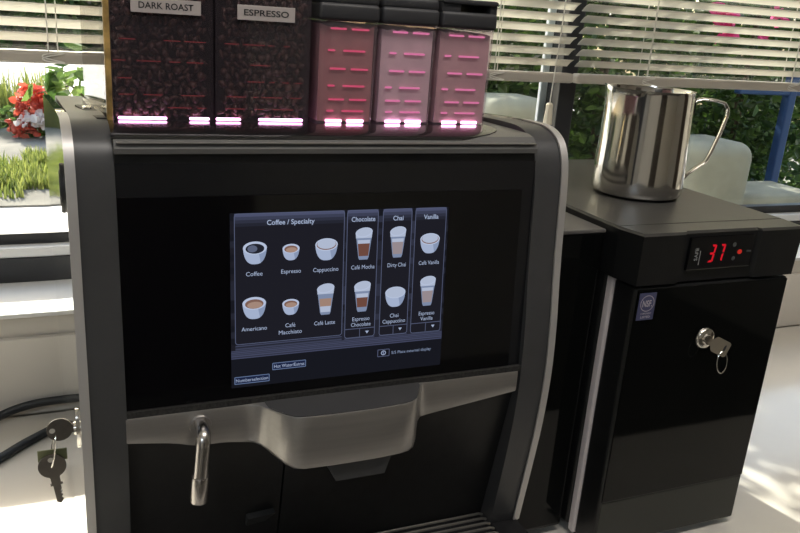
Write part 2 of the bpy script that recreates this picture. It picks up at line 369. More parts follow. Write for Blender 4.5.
# left window: flower bed, grass, leafy branch
def blades(name, m, spots, n, h, seed, parent=None):
    rnd = random.Random(seed); vs = []; fs = []; sh = []
    for (cx, cy, rx, ry) in spots:
        for _ in range(n):
            x = cx + rnd.uniform(-rx, rx); y = cy + rnd.uniform(-ry, ry); H = h * rnd.uniform(0.4, 1.2); a = rnd.uniform(0, 6.3); w = 8
            dx, dy = math.cos(a), math.sin(a); b = H * rnd.uniform(0.1, 0.45); i = len(vs); z = -893
            vs += [Vector((x - dy * w, y + dx * w, z)), Vector((x + dy * w, y - dx * w, z)), Vector((x + dx * b * .4 + dy * w * .7, y + dy * b * .4 - dx * w * .7, z + H * .6)), Vector((x + dx * b * .4 - dy * w * .7, y + dy * b * .4 + dx * w * .7, z + H * .6)), Vector((x + dx * b, y + dy * b, z + H))]
            fs += [(i, i + 1, i + 2, i + 3), (i + 3, i + 2, i + 4)]; sh += [rnd.random()] * 5
    return cloud(name, m, vs, fs, sh, parent)
tag(blades('grass_tufts', K['grass'], [(-900, 4400, 500, 200), (-350, 4650, 260, 220), (-620, 4900, 300, 250), (150, 4600, 300, 300), (-1100, 5300, 500, 300), (-250, 5200, 160, 160)], 800, 95, 11), 'short sunlit grass and weeds bordering the concrete path outside', 'grass', kind='stuff')
tag(blades('tall_grass', K['grass'], [(-640, 7000, 170, 220), (-1000, 6900, 250, 220), (-250, 7200, 150, 150)], 420, 430, 12), 'tall yellow green grass behind the red flowers outside', 'grass', kind='stuff')
dh = thing('distant_hedge', 2500, 16300, -900, 'long dark hedge far across the paved yard behind the blinds', 'hedge')
leaves('foliage', K['leaf'], [(-3200 + i * 1900, 16300, -50, 1300, 700, 800) for i in range(8)], 5200, 420, 41, dh, 0.6)
MB().box(-4400, 11000, 16250, 16400, -900, -300, 20).build('stem', K['bark'], dh)
fl = thing('flower_bush', -400, 6400, -890, 'low bush covered in red and white blossoms in the bed outside', 'flowers')
leaves('foliage', K['leaf_lime'], [(-340, 6450, -760, 230, 200, 130)], 420, 80, 21, fl)
leaves('red_blossom', K['red'], [(-330, 6350, -640, 130, 110, 160), (-400, 6300, -790, 130, 110, 80), (-200, 6350, -690, 150, 120, 150)], 520, 62, 22, fl, 0.9)
leaves('white_blossom', K['white_petal'], [(-330, 6180, -730, 150, 60, 50)], 70, 60, 23, fl, 0.9)
br = thing('garden_sapling', -150, 1250, -900, 'slim leafy sapling just outside the left window pane', 'sapling')
leaves('foliage', K['leaf_lime'], [(-215, 1110, 72, 62, 60, 42), (-150, 1120, 95, 60, 60, 50)], 62, 46, 31, br, 0.55, -0.2)
MB().tube([(-150, 1250, -905), (-140, 1200, -300), (-150, 1130, 60), (-175, 1115, 130)], [9, 7, 4, 2], 8).tube([(-148, 1140, 20), (-200, 1115, 70), (-262, 1092, 55)], [3, 2, 1], 6).build('stem', K['bark'], br)

# ------------------------------------------------------------------ blinds
def blind(x0, x1, label, cords, pull, seed):
    r = thing('venetian_blind', (x0 + x1) / 2, 665, 149, label, 'blind')
    s = MB(); z = 186.0
    while z < 880:
        a = []; c = []
        for k in range(7):
            t = -1 + k / 3.0; y = 665 + 10.4 * t; zz = z - 6.6 * t + 1.8 * (1 - t * t)
            a.append((y, zz))
        prof = a + [(y, zz - 0.5) for y, zz in reversed(a)]
        s.prism_x(prof, x0 + 4, x1 - 4); z += 20.5
    s.build('slats', K['slat'], r)
    MB().box(x0, x1, 652, 678, 149, 167, 5, 3).build('bottom_rail', K['rail'], r)
    MB().box(x0, x1, 645, 685, 880, 903, 2).build('head_rail', K['rail'], r)
    for cx in cords:
        c = MB()
        for dy in (-13, 13): c.tube([(cx, 665 + dy, 166), (cx, 665 + dy, 880)], 0.9, 6)
        c.tube([(cx + 13, 665, 166), (cx + 13, 665, 880)], 0.8, 6)
        lp = [(cx + 6 + 15 * math.sin(2 * q), 650.5 - 0.5 * math.cos(3 * q), 158 + 7 * math.sin(q + .5)) for q in [i * 2 * math.pi / 40 for i in range(41)]]
        c.tube(lp, 1.0, 6); c.build('ladder_cord', K['cord'], r)
    for (px, zb, zt) in pull:
        c = MB().tube([(px + 16, 640, 885), (px + 6, 640, zb + 190), (px, 640, zb + 40)], 1.1, 6).build('pull_cord', K['cord'], r)
        t = MB(); t.tube([(px, 640, zb + 40), (px, 640, zb + 37), (px, 640, zb + 30), (px, 640, zb)], [(4, 4), (6.5, 6.5), (6.5, 6.5), (11, 9)], 8)
        t.build('tassel', K['tassel'], c, True)
    return r
blind(-1600, 684, 'cream slatted blind drawn over the window behind the coffee machine', (-240, 508), ((628, 73, 0),), 1)
blind(693, 2900, 'grey shaded slatted blind over the window behind the steel pitcher', (855, 1250), (), 2)

# ------------------------------------------------------------------ coffee machine
cm = thing('coffee_machine', 0, 200, -365, 'large black and silver coffee machine with a lit drinks menu screen', 'coffee machine')
PR = [(12, -302), (2, -240), (-6, -190), (-9, -158), (-12, -120), (-12, -88), (-8, -45), (-3, 0), (2, 60), (5, 100), (6.5, 113), (9, 124), (13, 134), (21, 141), (31, 147), (45, 152), (62, 154.5), (118, 153), (185, 148), (290, 141), (400, 133)]
def smooth_profile(P, n=4):
    out = []
    for i in range(len(P) - 1):
        p0, p1, p2, p3 = P[max(0, i - 1)], P[i], P[i + 1], P[min(len(P) - 1, i + 2)]
        for k in range(n):
            t = k / n; out.append(tuple(0.5 * (2 * p1[j] + (p2[j] - p0[j]) * t + (2 * p0[j] - 5 * p1[j] + 4 * p2[j] - p3[j]) * t * t + (3 * p1[j] - p0[j] - 3 * p2[j] + p3[j]) * t ** 3) for j in (0, 1)))
    return out + [P[-1]]
PR = smooth_profile([(12, -302), (0, -225), (-8, -165), (-11.5, -105), (-9, -50), (-3, 0), (1, 40), (4, 80), (6, 100), (8.5, 115), (13, 130), (22, 142.5), (35, 150), (52, 154), (75, 154.5), (118, 153), (185, 148), (290, 141), (400, 133)])
for sx, X0, X1 in ((-1, 230, 237), (1, 230, 237)):
    inner = PR + [(400, -340), (30, -340)]
    out = [(y - 2, z + (0 if z < 110 else 1.2)) for y, z in PR] + [(402, -340), (30, -340)]
    o = MB().prism_x(out, X0 * sx, X1 * sx, flare=(14 if sx < 0 else 12) * sx).build('side_panel', K['mirror_side'], cm, True, 25)
    # bright front edge of the panel
    e = MB(); ed = []
    eo = [p for p in out[:-2] if p[0] < 95]
    a = [(y - 0.6, z + (0.3 if z > 120 else 0)) for y, z in eo]; b = [(y + 1.5, z - (1.0 if z > 120 else 0)) for y, z in eo]
    e.prism_x(a + b[::-1], (X0 - .4) * sx, (X1 + .5) * sx, flare=10 * sx)
    e.build('edge_strip', K['edge'], o, True, 40)
    if sx < 0:
        d = MB(); d.tube([(-241.0, 62, 95), (-238, 62, 95)], [21, 22], 32); d.tube([(-241.8, 62, 95), (-240.8, 62, 95)], [15, 15.5], 32)
        d.build('grip_recess', K['black'], o, True)
        l = MB(); l.tube([(-240.8, 60, -136), (-238, 60, -136)], [(20, 11), (21, 12)], 28, flat=(0, 0, 1)); l.tube([(-243, 60, -136), (-240.5, 60, -136)], [6, 6.5], 20)
        l.build('lock', K['chrome'], o, True)
    MB().prism_x(PR + [(400, -340), (30, -340)], 200 * sx, (X0 - .4) * sx, flare=8 * sx).build('pillar', K['frame'], cm, True, 25)
# upper insert between the pillars, and the body behind
ins = [(30, 133.6), (9.6, 133.6), (9.2, 138), (11.5, 142), (14, 143.2), (16, 145), (20, 148), (30, 150), (60, 150), (200, 147), (400, 131), (400, 100), (60, 100), (60, 133.6)]
MB().prism_x(ins, -200, 200).build('top_cover', K['insert'], cm, True, 20)
MB().box(-198, 198, 8.4, 13, 142.2, 143.4, 0.3).build('trim_strip', K['silver'], cm)
MB().box(-228, 228, 60, 396, -340, 100, 2).build('body', K['black'], cm)
# slot with a clip on the top left edge
MB().hexa([(-222, 190, 148), (-209, 60, 150), (-201, 60, 150), (-208, 190, 148)], [(-222, 190, 149.6), (-209, 60, 155.4), (-201, 60, 155.4), (-208, 190, 149.6)]).build('slot', K['black'], cm)
MB().box(-217, -209, 140, 156, 150, 153.4, 1.2).build('slot_clip', K['chrome'], cm)

# black front panel: plane y = 0.072 z
TA = math.atan(0.072); CT, ST = math.cos(TA), math.sin(TA)
def SP(u, s, out=0.0): return Vector((u, s * ST - out * CT, s * CT + out * ST))   # panel coordinates -> mm
def slab(mb, u0, u1, s0, s1, o0, o1):
    mb.hexa([SP(u0, s0, o1), SP(u1, s0, o1), SP(u1, s0, o0), SP(u0, s0, o0)], [SP(u0, s1, o1), SP(u1, s1, o1), SP(u1, s1, o0), SP(u0, s1, o0)]); return mb
fp = slab(MB(), -199.8, 200, -92, 126, -40, -1.2)
fp = fp.build('front_panel', mat('satin_black_band', (0.011, 0.0115, 0.0135), 0.22), cm)
slab(MB(), -199.8, 200, 126, 133.6, -40, -4).build('shadow_gap', K['black'], cm)
tg = slab(MB(), -199.5, 186, -90, 98, -2, 0.2).build('touch_glass', K['glass_black'], cm)
slab(MB(), -199.8, 200, -97, -90.5, -30, 4).build('dusty_ledge', mat('dusty_black', (0.020, 0.019, 0.018), 0.75, vary=0.9, vscale=400), cm)

# screen picture
class SM:                                      # flat pictures on the screen; each picture is one mesh that may hold several colours
    def __init__(s): s.items = []; s.cur = None
    def item(s, name): s.cur = (name, MB(), []); s.items.append(s.cur)
    def idx(s, c):
        cs = s.cur[2]
        if c not in cs: cs.append(c)
        return cs.index(c)
    def face(s, c, pts):
        k = s.idx(c); b = s.cur[1].b; b.faces.new([b.verts.new(p) for p in pts]).material_index = k
    def rect(s, c, u0, u1, v0, v1, o): s.face(c, [SP(u0, v0, o), SP(u1, v0, o), SP(u1, v1, o), SP(u0, v1, o)])
    def ell(s, c, u, v, ru, rv, o, tilt=0.0, n=28):
        s.face(c, [SP(u + ru * math.cos(a), v + rv * math.sin(a) + tilt * ru * math.cos(a), o) for a in [2 * math.pi * i / n for i in range(n)]])
    def pol(s, c, pts, o): s.face(c, [SP(u, v, o) for u, v in pts])
    def line(s, c, pts, w, o):
        for (a, b) in zip(pts, pts[1:]):
            d = Vector((b[0] - a[0], b[1] - a[1])); n = Vector((-d.y, d.x)).normalized() * w / 2
            s.pol(c, [(a[0] + n.x, a[1] + n.y), (b[0] + n.x, b[1] + n.y), (b[0] - n.x, b[1] - n.y), (a[0] - n.x, a[1] - n.y)], o)
    def frame(s, c, u0, u1, v0, v1, w, o, r=0):
        p = arc(u0 + r, v0 + r, r, 180, 270, 4) + arc(u1 - r, v0 + r, r, 270, 360, 4) + arc(u1 - r, v1 - r, r, 0, 90, 4) + arc(u0 + r, v1 - r, r, 90, 180, 4) if r else [(u0, v0), (u1, v0), (u1, v1), (u0, v1)]
        s.line(c, p + [p[0]], w, o)
    def text(s, c, txt, w, place, bold, h):
        k = s.idx(c); n = len(s.cur[1].b.faces); text_into(s.cur[1], txt, w, place, bold, h)
        s.cur[1].b.faces.ensure_lookup_table()
        for f in s.cur[1].b.faces[n:]: f.material_index = k
COL = {'base': (0.0085, 0.0092, 0.014), 'box': (0.0125, 0.0125, 0.0185), 'line': (0.085, 0.10, 0.17), 'head1': (0.070, 0.080, 0.145), 'head2': (0.044, 0.050, 0.088), 'head3': (0.028, 0.031, 0.052), 'head4': (0.018, 0.0195, 0.031),
       'grey': (0.055, 0.062, 0.115), 'text': (0.36, 0.43, 0.60), 'cup': (0.36, 0.43, 0.60), 'cup2': (0.24, 0.30, 0.45), 'rim': (0.46, 0.53, 0.70), 'foam': (0.42, 0.48, 0.62), 'brew': (0.016, 0.018, 0.028), 'brewl': (0.10, 0.12, 0.19),
       'cremad': (0.20, 0.11, 0.085), 'crema': (0.36, 0.24, 0.19), 'mid': (0.34, 0.22, 0.17), 'mocha': (0.15, 0.065, 0.048), 'chai': (0.30, 0.25, 0.27), 'glass': (0.20, 0.25, 0.38), 'blue': (0.012, 0.019, 0.055), 'blueline': (0.12, 0.17, 0.30)}
S = SM()
S.item('display'); S.rect('base', -107.5, 105, -80, 82.6, 0.25)
for (u0, u1, v0) in ((-103.5, -2, -38.2), (1, 31.5, -42), (36.6, 66, -42.4), (70, 102.5, -43.2)):
    S.item('menu_column'); S.rect('box', u0, u1, v0, 82, 0.30)
    for i, c in enumerate(('head1', 'head2', 'head3', 'head4')): S.rect(c, u0, u1, 79.3 - i * 2.9, 82.2 - i * 2.9, 0.34)
    S.frame('line', u0, u1, v0, 82, 0.7, 0.38, 2.5)
rnd = random.Random(4); S.cur = S.items[0]
for i in range(26):
    v = -39 - i * 0.5; S.rect(rnd.choice(('head2', 'head3', 'grey', 'head4')), -107.5, 105, v - 0.5, v, 0.27)
for u0, u1 in ((-107.5, -103.6), (-1.9, 0.9), (31.6, 36.5), (66.1, 69.9), (102.6, 105)):
    for i in range(20):
        v = 76 - i * 6.0; S.rect(rnd.choice(('head3', 'head4', 'head4', 'box') if abs(u0) < 100 else ('head4', 'base', 'box')), u0, u1, v - 6, v, 0.28)
for q_, (u0, u1, v) in enumerate(((1, 31.5, -33.2), (36.6, 66, -33.2), (70, 102.5, -33.4))):
    S.cur = S.items[2 + q_]
    S.line('line', [(u0, v), (u1, v)], 0.7, 0.38); S.line('line', [((u0 + u1) / 2, v), ((u0 + u1) / 2, v - 9)], 0.6, 0.38)
    c = u0 + (u1 - u0) * .75; S.pol('text', [(c - 1.9, v - 3), (c, v - 5.8), (c + 1.9, v - 3)], 0.4)
def bowl(u, v, r, drink):
    S.item('cup_picture')
    bw = lambda a: (u + r * math.copysign(abs(math.cos(a)) ** .72, math.cos(a)), v + r * .38 - r * 1.36 * abs(math.sin(a)) ** 1.12)
    S.pol('cup', [bw(math.pi - math.pi * i / 22) for i in range(23)], 0.40)
    S.pol('cup2', [(u + r * .3, v + r * .1)] + [bw(.38 * math.pi * (1 - i / 9)) for i in range(10)], 0.42)
    S.ell('rim', u, v + r * .42, r * 1.02, r * .56, 0.44)
    if drink == 'foam':
        S.ell('cremad', u, v + r * .42, r * .90, r * .47, 0.46); S.ell('foam', u, v + r * .47, r * .84, r * .43, 0.48)
    elif drink == 'brew':
        S.ell('brew', u, v + r * .36, r * .80, r * .43, 0.46); S.ell('brewl', u - r * .22, v + r * .36, r * .42, r * .30, 0.48)
    elif drink == 'flat':
        S.ell('foam', u, v + r * .42, r * .92, r * .48, 0.46)
    else:
        S.ell('cremad', u, v + r * .36, r * .80, r * .42, 0.46); S.ell('crema', u + r * .05, v + r * .26, r * .66, r * .30, 0.48)
def tumbler(u, v, h, w, layers):
    S.item('glass_picture')
    t = v + h * .5; b = v - h * .5; wb = w * .62
    W_ = lambda z: wb + (w - wb) * (z - b) / h
    S.pol('glass', [(u - wb * .8, b - 1.2), (u + wb * .8, b - 1.2), (u + wb, b + 1), (u + w, t - 4), (u - w, t - 4), (u - wb, b + 1)], 0.40)
    for c, z0, z1 in layers:
        za, zb = b + h * z0, b + h * z1; S.pol(c, [(u - W_(za) * .88, za), (u + W_(za) * .88, za), (u + W_(zb) * .88, zb), (u - W_(zb) * .88, zb)], 0.42)
    S.pol('foam', [(u - w * .96, t - 9), (u + w * .93, t - 9), (u + w, t - 4), (u - w, t - 4)], 0.43)
    S.ell('rim', u, t - 3.6, w * 1.02, 4.6, 0.45, 0.10); S.ell('foam', u, t - 3.3, w * .90, 3.9, 0.47, 0.10)
bowl(-85.4, 46.5, 10.6, 'brew'); bowl(-52.4, 45.6, 7.8, 'crema'); bowl(-18.8, 46.5, 10.6, 'foam')
bowl(-86.2, -4.6, 10.6, 'crema'); bowl(-52.3, -6.2, 7.8, 'crema'); tumbler(-18.8, -1.2, 28, 8.3, (('foam', .05, .25), ('mid', .25, .52)))
tumbler(17.8, 50.2, 28.5, 8.3, (('mocha', .08, .50), ('foam', .50, .62))); tumbler(52.4, 50.2, 28, 8.1, (('chai', .08, .50), ('foam', .50, .62))); bowl(86.4, 47.3, 10.2, 'foam')
tumbler(17.8, -1.2, 28, 8.2, (('mocha', .12, .46), ('foam', .46, .6))); bowl(52.1, -4.2, 10.4, 'flat'); tumbler(86.5, -.6, 28, 8.2, (('chai', .08, .5), ('foam', .5, .62)))
def T(txt, u, v, w, h, c='text', bold=0.0, item='caption'):
    if item: S.item(item)
    S.text(c, txt, w, lambda a, b: SP(u + a, v + b, 0.5), bold, h)
T('Coffee / Specialty', -52.6, 73.6, 44, 4.4, bold=.012); T('Chocolate', 16.8, 73.6, 23.5, 4.4, bold=.012); T('Chai', 52, 73.4, 10.5, 4.4, bold=.012); T('Vanilla', 86.4, 73.6, 15.5, 4.4, bold=.012)
for t in (('Coffee', -86.1, 27.4, 15), ('Espresso', -52.2, 27.9, 18.5), ('Cappuccino', -19.1, 27.5, 24.5), ('Café Mocha', 17.6, 27.7, 23.5), ('Dirty Chai', 52.2, 27.8, 19), ('Café Vanilla', 86.4, 28.2, 22),
          ('Americano', -86.3, -24, 23.5), ('Café', -52.5, -23.6, 9.5), ('Macchiato', -52.4, -30.2, 22), ('Café Latte', -19.3, -24.2, 20.5), ('Espresso', 17.2, -23.4, 17.5), ('Chocolate', 17.3, -29, 20), ('Chai', 51.8, -23, 9), ('Cappuccino', 51.7, -28.6, 24), ('Espresso', 86.7, -23.4, 17), ('Vanilla', 86.9, -28.9, 13.5)):
    T(*t, 3.9)
for (u0, u1, v0, v1) in ((-104.5, -72.4, -76.4, -69.8), (-69.1, -37.4, -66.0, -59.6)):
    S.item('screen_button'); S.rect('blue', u0, u1, v0, v1, 0.38); S.frame('blueline', u0, u1, v0, v1, 0.7, 0.42)
    if u0 < -100: T('Numberselection', -88.4, -73.1, 30, 3.2, item=None)
    else: T('Hot Water/Extras', -53.2, -62.8, 29, 3.2, item=None)
S.item('coin_symbol'); S.frame('line', 36, 48.1, -64.3, -57.3, 0.7, 0.42); S.ell('text', 42, -60.8, 2.6, 2.4, 0.42); S.ell('blue', 42, -60.8, 1.9, 1.7, 0.44); T('S', 42, -60.8, 1.6, 2.6, item=None)
T('5/5 Place external display', 72, -61.4, 43, 3.0, 'cup2')
SCM = {c: emis('screen_' + c, v, 1.0) for c, v in COL.items()}
scr = None
for name, mb, cs in S.items:
    o = mb.build(name, SCM[cs[0]], scr if scr is not None else cm)
    for c in cs[1:]: o.data.materials.append(SCM[c])
    if scr is None: scr = o

# silver outlet bar with the coffee spout block in its middle
def fil(pts): return pts
top_o = [(-201, -12), (-170, -12), (-110, -12), (-96, -12.5), (-88, -14), (-82, -18), (-77, -25), (-71, -34), (-65, -42), (-58, -47.5), (-49, -50)] + [(-20, -51.5), (20, -51.5)] + [(48, -49.5), (58, -47), (65, -42), (70.5, -34), (75, -25), (79, -18), (84, -13.5), (91, -12), (140, -12), (196, -12)]
def zbot(x):
    if x <= -90:
        z = -120.5 - 15.5 * max(0.0, (x + 201) / 111.0)
        return z - 3.0 * math.exp(-((x + 139) / 16.0) ** 2)
    if x < -54:
        t = (x + 90) / 36; return -136 - 14 * (t * t * (3 - 2 * t))
    if x <= 68: return -150
    if x < 82:
        t = (x - 68) / 14; return -150 + 15.5 * (t * t * (3 - 2 * t))
    return -134.5 + 14.8 * (x - 82) / 114
fine = []
for a, b in zip(top_o, top_o[1:]):
    n = max(1, int(abs(b[0] - a[0]) / 6))
    for i in range(n): fine.append((a[0] + (b[0] - a[0]) * i / n, a[1] + (b[1] - a[1]) * i / n))
fine.append(top_o[-1])
ob = MB(); rows = []
for (x, y) in fine:
    zb = zbot(x); back_y = 8
    ring = [(x, back_y, -95), (x, y + 3.0, -95), (x, y + 0.8, -95.6), (x, y, -97.5), (x, y, zb + 4), (x, y + 0.9, zb + 1), (x, y + 3.5, zb), (x, back_y, zb)]
    rows.append([ob.b.verts.new(p) for p in ring])
for r0, r1 in zip(rows, rows[1:]):
    for i in range(8): ob.b.faces.new((r0[i], r0[(i + 1) % 8], r1[(i + 1) % 8], r1[i]))
ob.b.faces.new(rows[0][::-1]); ob.b.faces.new(rows[-1])
bar = ob.build('outlet_bar', K['silver'], cm, True, 50)
# dark top of the spout block and the coffee outlet below it
tp = [(x, y + 1.6) for x, y in fine if -78 <= x <= 80]
MB().prism_z(tp + [(80, -8), (-78, -8)], -95.5, -94.4).build('spout_top', K['frame'], bar)
MB().hexa([(-16, -46, -170), (34, -46, -170), (34, 10, -170), (-16, 10, -170)], [(-26, -46, -150), (40, -46, -150), (40, 14, -150), (-26, 14, -150)]).build('coffee_outlet', K['frame'], bar)
# hot water spout
hs = MB().tube([(-137, -11, -110), (-137, -14.5, -110)], [10.5, 9.5], 28).build('spout_flange', K['silver'], cm, True)
MB().tube([(-137, -8, -108), (-138, -30, -104), (-139, -40, -103.5), (-140, -44, -106), (-140.5, -45, -112), (-142.5, -45, -140), (-143, -45, -143)], [6.2, 6.2, 6.3, 6.4, 6.4, 6.7, 6.8], 20).build('hot_water_spout', K['spout'], cm, True, 50)
MB().tube([(-143, -45, -142), (-143, -45, -143.5), (-144.4, -45, -166), (-144.5, -45, -167.5)], [7.4, 7.8, 8.0, 7.4], 28).build('spout_sleeve', K['spout'], cm, True, 50)
# lower front: two black doors that fall back towards the drip tray
def lower(x0, x1, name):
    return MB().hexa([(x0, 36, -304), (x1, 36, -304), (x1, 70, -304), (x0, 70, -304)], [(x0, -1, -118), (x1, -1, -118), (x1, 40, -96), (x0, 40, -96)]).build(name, K['niche'], cm)
dl = lower(-203, -51.5, 'lower_door'); lower(-49.5, 200, 'lower_door')
MB().hexa([(-86, 22, -252), (-66, 22, -250), (-66, 34, -250), (-86, 34, -252)], [(-86, 13, -238), (-58, 13, -236), (-58, 30, -236), (-86, 30, -238)]).build('door_latch', K['frame'], dl)
# drip tray with its wire grate
dt = MB().box(-236, 236, -125, 60, -360, -309, 6).box(-236, -206, -125, 36, -309, -303, 2).box(201, 236, -125, 36, -309, -303, 2).build('drip_tray', K['black'], cm)
gr = MB()
for i in range(16):
    y = 30 - i * 9.5; gr.tube([(-202, y, -300), (194, y, -300), (199, y, -302)], 1.7, 8)
for x in (-150, -40, 75): gr.tube([(x, 33, -303), (x, -118, -303)], 1.7, 8)
gr.build('grate', K['grate'], dt, True)
for x in (-190, 190):
    for y in (-60, 340): MB().cyl((x, y, -365), (x, y, -338), 18).build('foot', K['black'], cm, True)

# ------------------------------------------------------------------ hoppers and canisters on top
base = MB().hexa([(-203, 60, 146), (177, 60, 146), (180, 236, 140), (-213, 236, 140)], [(-203, 62, 149.8), (178, 62, 149.8), (180, 236, 149.8), (-213, 236, 149.8)])
tb = base.build('hopper_base', K['tray_gloss'], cm)
def insz(y):
    p = [(9.6, 138), (11.5, 142), (14, 143.2), (16, 145), (20, 148), (30, 150), (60, 150), (200, 147)]
    for (a, za), (b, zb_) in zip(p, p[1:]):
        if y <= b: return za + (zb_ - za) * max(0, y - a) / (b - a)
    return 147
ap = MB(); rws = []
for yy, xr in ((15.5, 118), (17, 128), (20, 140), (25, 152), (32, 162), (42, 170), (55, 176), (70, 179), (90, 180)):
    rws.append([ap.b.verts.new((-201, yy, insz(yy) + .9)), ap.b.verts.new((xr, yy, insz(yy) + .9)), ap.b.verts.new((xr + 1, yy + .5, insz(yy) - .6)), ap.b.verts.new((-201, yy, insz(yy) - .6))])
for r0, r1 in zip(rws, rws[1:]):
    for q in range(4): ap.b.faces.new((r0[q], r0[(q + 1) % 4], r1[(q + 1) % 4], r1[q]))
ap.b.faces.new(rws[0][::-1]); ap.b.faces.new(rws[-1])
ap.build('hopper_apron', K['tray_gloss'], cm, True)
HT = 305
def pane(mb, a, b, z0, z1, th=3):
    """upright sheet from (x, y) a to b"""
    d = Vector((b[0] - a[0], b[1] - a[1])).normalized(); n = Vector((-d.y, d.x)) * th
    mb.hexa([(a[0], a[1], z0), (b[0], b[1], z0), (b[0] + n.x, b[1] + n.y, z0), (a[0] + n.x, a[1] + n.y, z0)], [(a[0], a[1], z1), (b[0], b[1], z1), (b[0] + n.x, b[1] + n.y, z1), (a[0] + n.x, a[1] + n.y, z1)])
    return mb
def beans(name, x0, x1, label, seed):
    rnd = random.Random(seed); b = MB()
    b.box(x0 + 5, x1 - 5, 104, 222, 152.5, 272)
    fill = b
    t = bmesh.new(); bmesh.ops.create_icosphere(t, subdivisions=1, radius=1.0)
    for v in t.verts:                          # a bean: flat on one side with a groove
        v.co = Vector((v.co.x * 5.2, v.co.y * 3.8, max(v.co.z, -0.25) * 3.0))
        if v.co.z < 0 and abs(v.co.y) < 1.2: v.co.z += 0.9
    bm0 = bpy.data.meshes.new('tmp'); t.to_mesh(bm0); t.free()
    out = MB()
    vs = [v.co.copy() for v in bm0.vertices]; fs = [tuple(p.vertices) for p in bm0.polygons]; bpy.data.meshes.remove(bm0)
    z = 156.0; row = 0
    AV = []; AF = []
    while z < 276:
        x = x0 + 8 + (row % 2) * 4.0
        while x < x1 - 7:
            for lay, yb in ((0, 89.5), (1, 96.0)):
                R = Matrix.Rotation(rnd.uniform(0, 6.3), 3, 'X') @ Matrix.Rotation(rnd.uniform(0, 6.3), 3, 'Y') @ Matrix.Rotation(rnd.uniform(0, 6.3), 3, 'Z')
                c = Vector((x + rnd.uniform(-2, 2) + lay * 4, yb + rnd.uniform(-1.0, 1.5), z + rnd.uniform(-1.5, 1.5))); i = len(AV)
                AV += [R @ v + c for v in vs]; AF += [tuple(k + i for k in f) for f in fs]
            x += 8.6
        z += 6.6; row += 1
    me = bpy.data.meshes.new(name); org = W(0, 0, 0); c0 = Vector(((x0 + x1) / 2000, 0.15, 0.1525))
    me.from_pydata([v / 1000 - c0 for v in AV], [], AF)
    for p in me.polygons: p.use_smooth = True
    me.materials.append(K['bean']); o = link(bpy.data.objects.new(name, me)); o.location = org + c0; o['_base_v'] = list(org + c0)
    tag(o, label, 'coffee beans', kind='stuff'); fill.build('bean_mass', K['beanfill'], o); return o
def bean_hopper(x0, x1, xb0, xb1, label, text, lx0, lx1, lz0, lz1, leds, dashes, left_open):
    r = thing('bean_hopper', (x0 + x1) / 2, 150, 149.8, label, 'hopper')
    pane(MB(), (x0, 80), (x1, 80), 149.8, HT).build('front_wall', K['hop'], r)
    MB().hexa([(x0, 83, 149.8), (x0 + 2, 83, 149.8), (xb0 + 2, 230, 149.8), (xb0, 230, 149.8)], [(x0, 83, HT), (x0 + 2, 83, HT), (xb0 + 2, 230, HT), (xb0, 230, HT)]).build('side_wall', K['hop_side' if left_open else 'hop'], r)
    MB().box(x1 - 2, x1, 83, 230, 149.8, HT).build('side_wall', K['hop'], r)
    MB().box(xb0, x1, 230, 233, 149.8, HT).build('rear_wall', K['hop_side'], r)
    if left_open: MB().box(x0 - 0.6, x0 + 4.6, 79.2, 84.5, 149.8, HT, 1).build('edge_strip', K['amber'], r); MB().box(x0 + 4.7, x0 + 8, 79.4, 83, 149.8, HT, 1).build('edge_bead', K['led_off'] if 'led_off' in K else K['can'], r)
    MB().box(min(x0, xb0), x1, 78, 234, HT, HT + 16, 3).build('lid', K['lid'], r)
    lb = MB().box(lx0, lx1, 78.6, 79.8, lz0, lz1, 0.3).build('label_tape', K['paper'], r)
    tm = MB(); text_into(tm, text, (lx1 - lx0) * .78, lambda a, b: ((lx0 + lx1) / 2 + a, 78.4, (lz0 + lz1) / 2 + .3 + b), 0.015, 5.2)
    tm.build('lettering', K['ink'], lb)
    for a, b in leds: MB().box(a, b, 83.5, 87, 151.0, 153.4, 1).build('light_bar', K['led'], r)
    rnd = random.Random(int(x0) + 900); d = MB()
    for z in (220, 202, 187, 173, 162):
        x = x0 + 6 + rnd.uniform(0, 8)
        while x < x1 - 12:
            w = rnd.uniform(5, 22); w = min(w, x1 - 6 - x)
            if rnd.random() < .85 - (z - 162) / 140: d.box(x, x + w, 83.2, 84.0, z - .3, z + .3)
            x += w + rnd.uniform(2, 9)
    d.build('led_reflection', K['glint_red'], r)  # emissive dashes imitate repeated reflections of the light bars
    return r
K['bead'] = clear('clear_bead', (0.9, 0.9, 0.95), 1.6)
K['led_off'] = K['bead']
bean_hopper(-199, -107, -211, -107, 'smoky bean hopper labelled DARK ROAST', 'DARK ROAST', -177, -118, 242.5, 254.5, ((-190, -148), (-128, -110)), None, True)
bean_hopper(-105.5, -17, -105.5, -17, 'smoky bean hopper labelled ESPRESSO', 'ESPRESSO', -86, -33, 241.5, 254.5, ((-104, -81), (-64, -21)), None, False)
beans('coffee_beans', -199, -107, 'dark roasted beans filling the hopper labelled DARK ROAST', 1)
beans('coffee_beans', -105, -17, 'roasted beans filling the hopper labelled ESPRESSO', 2)
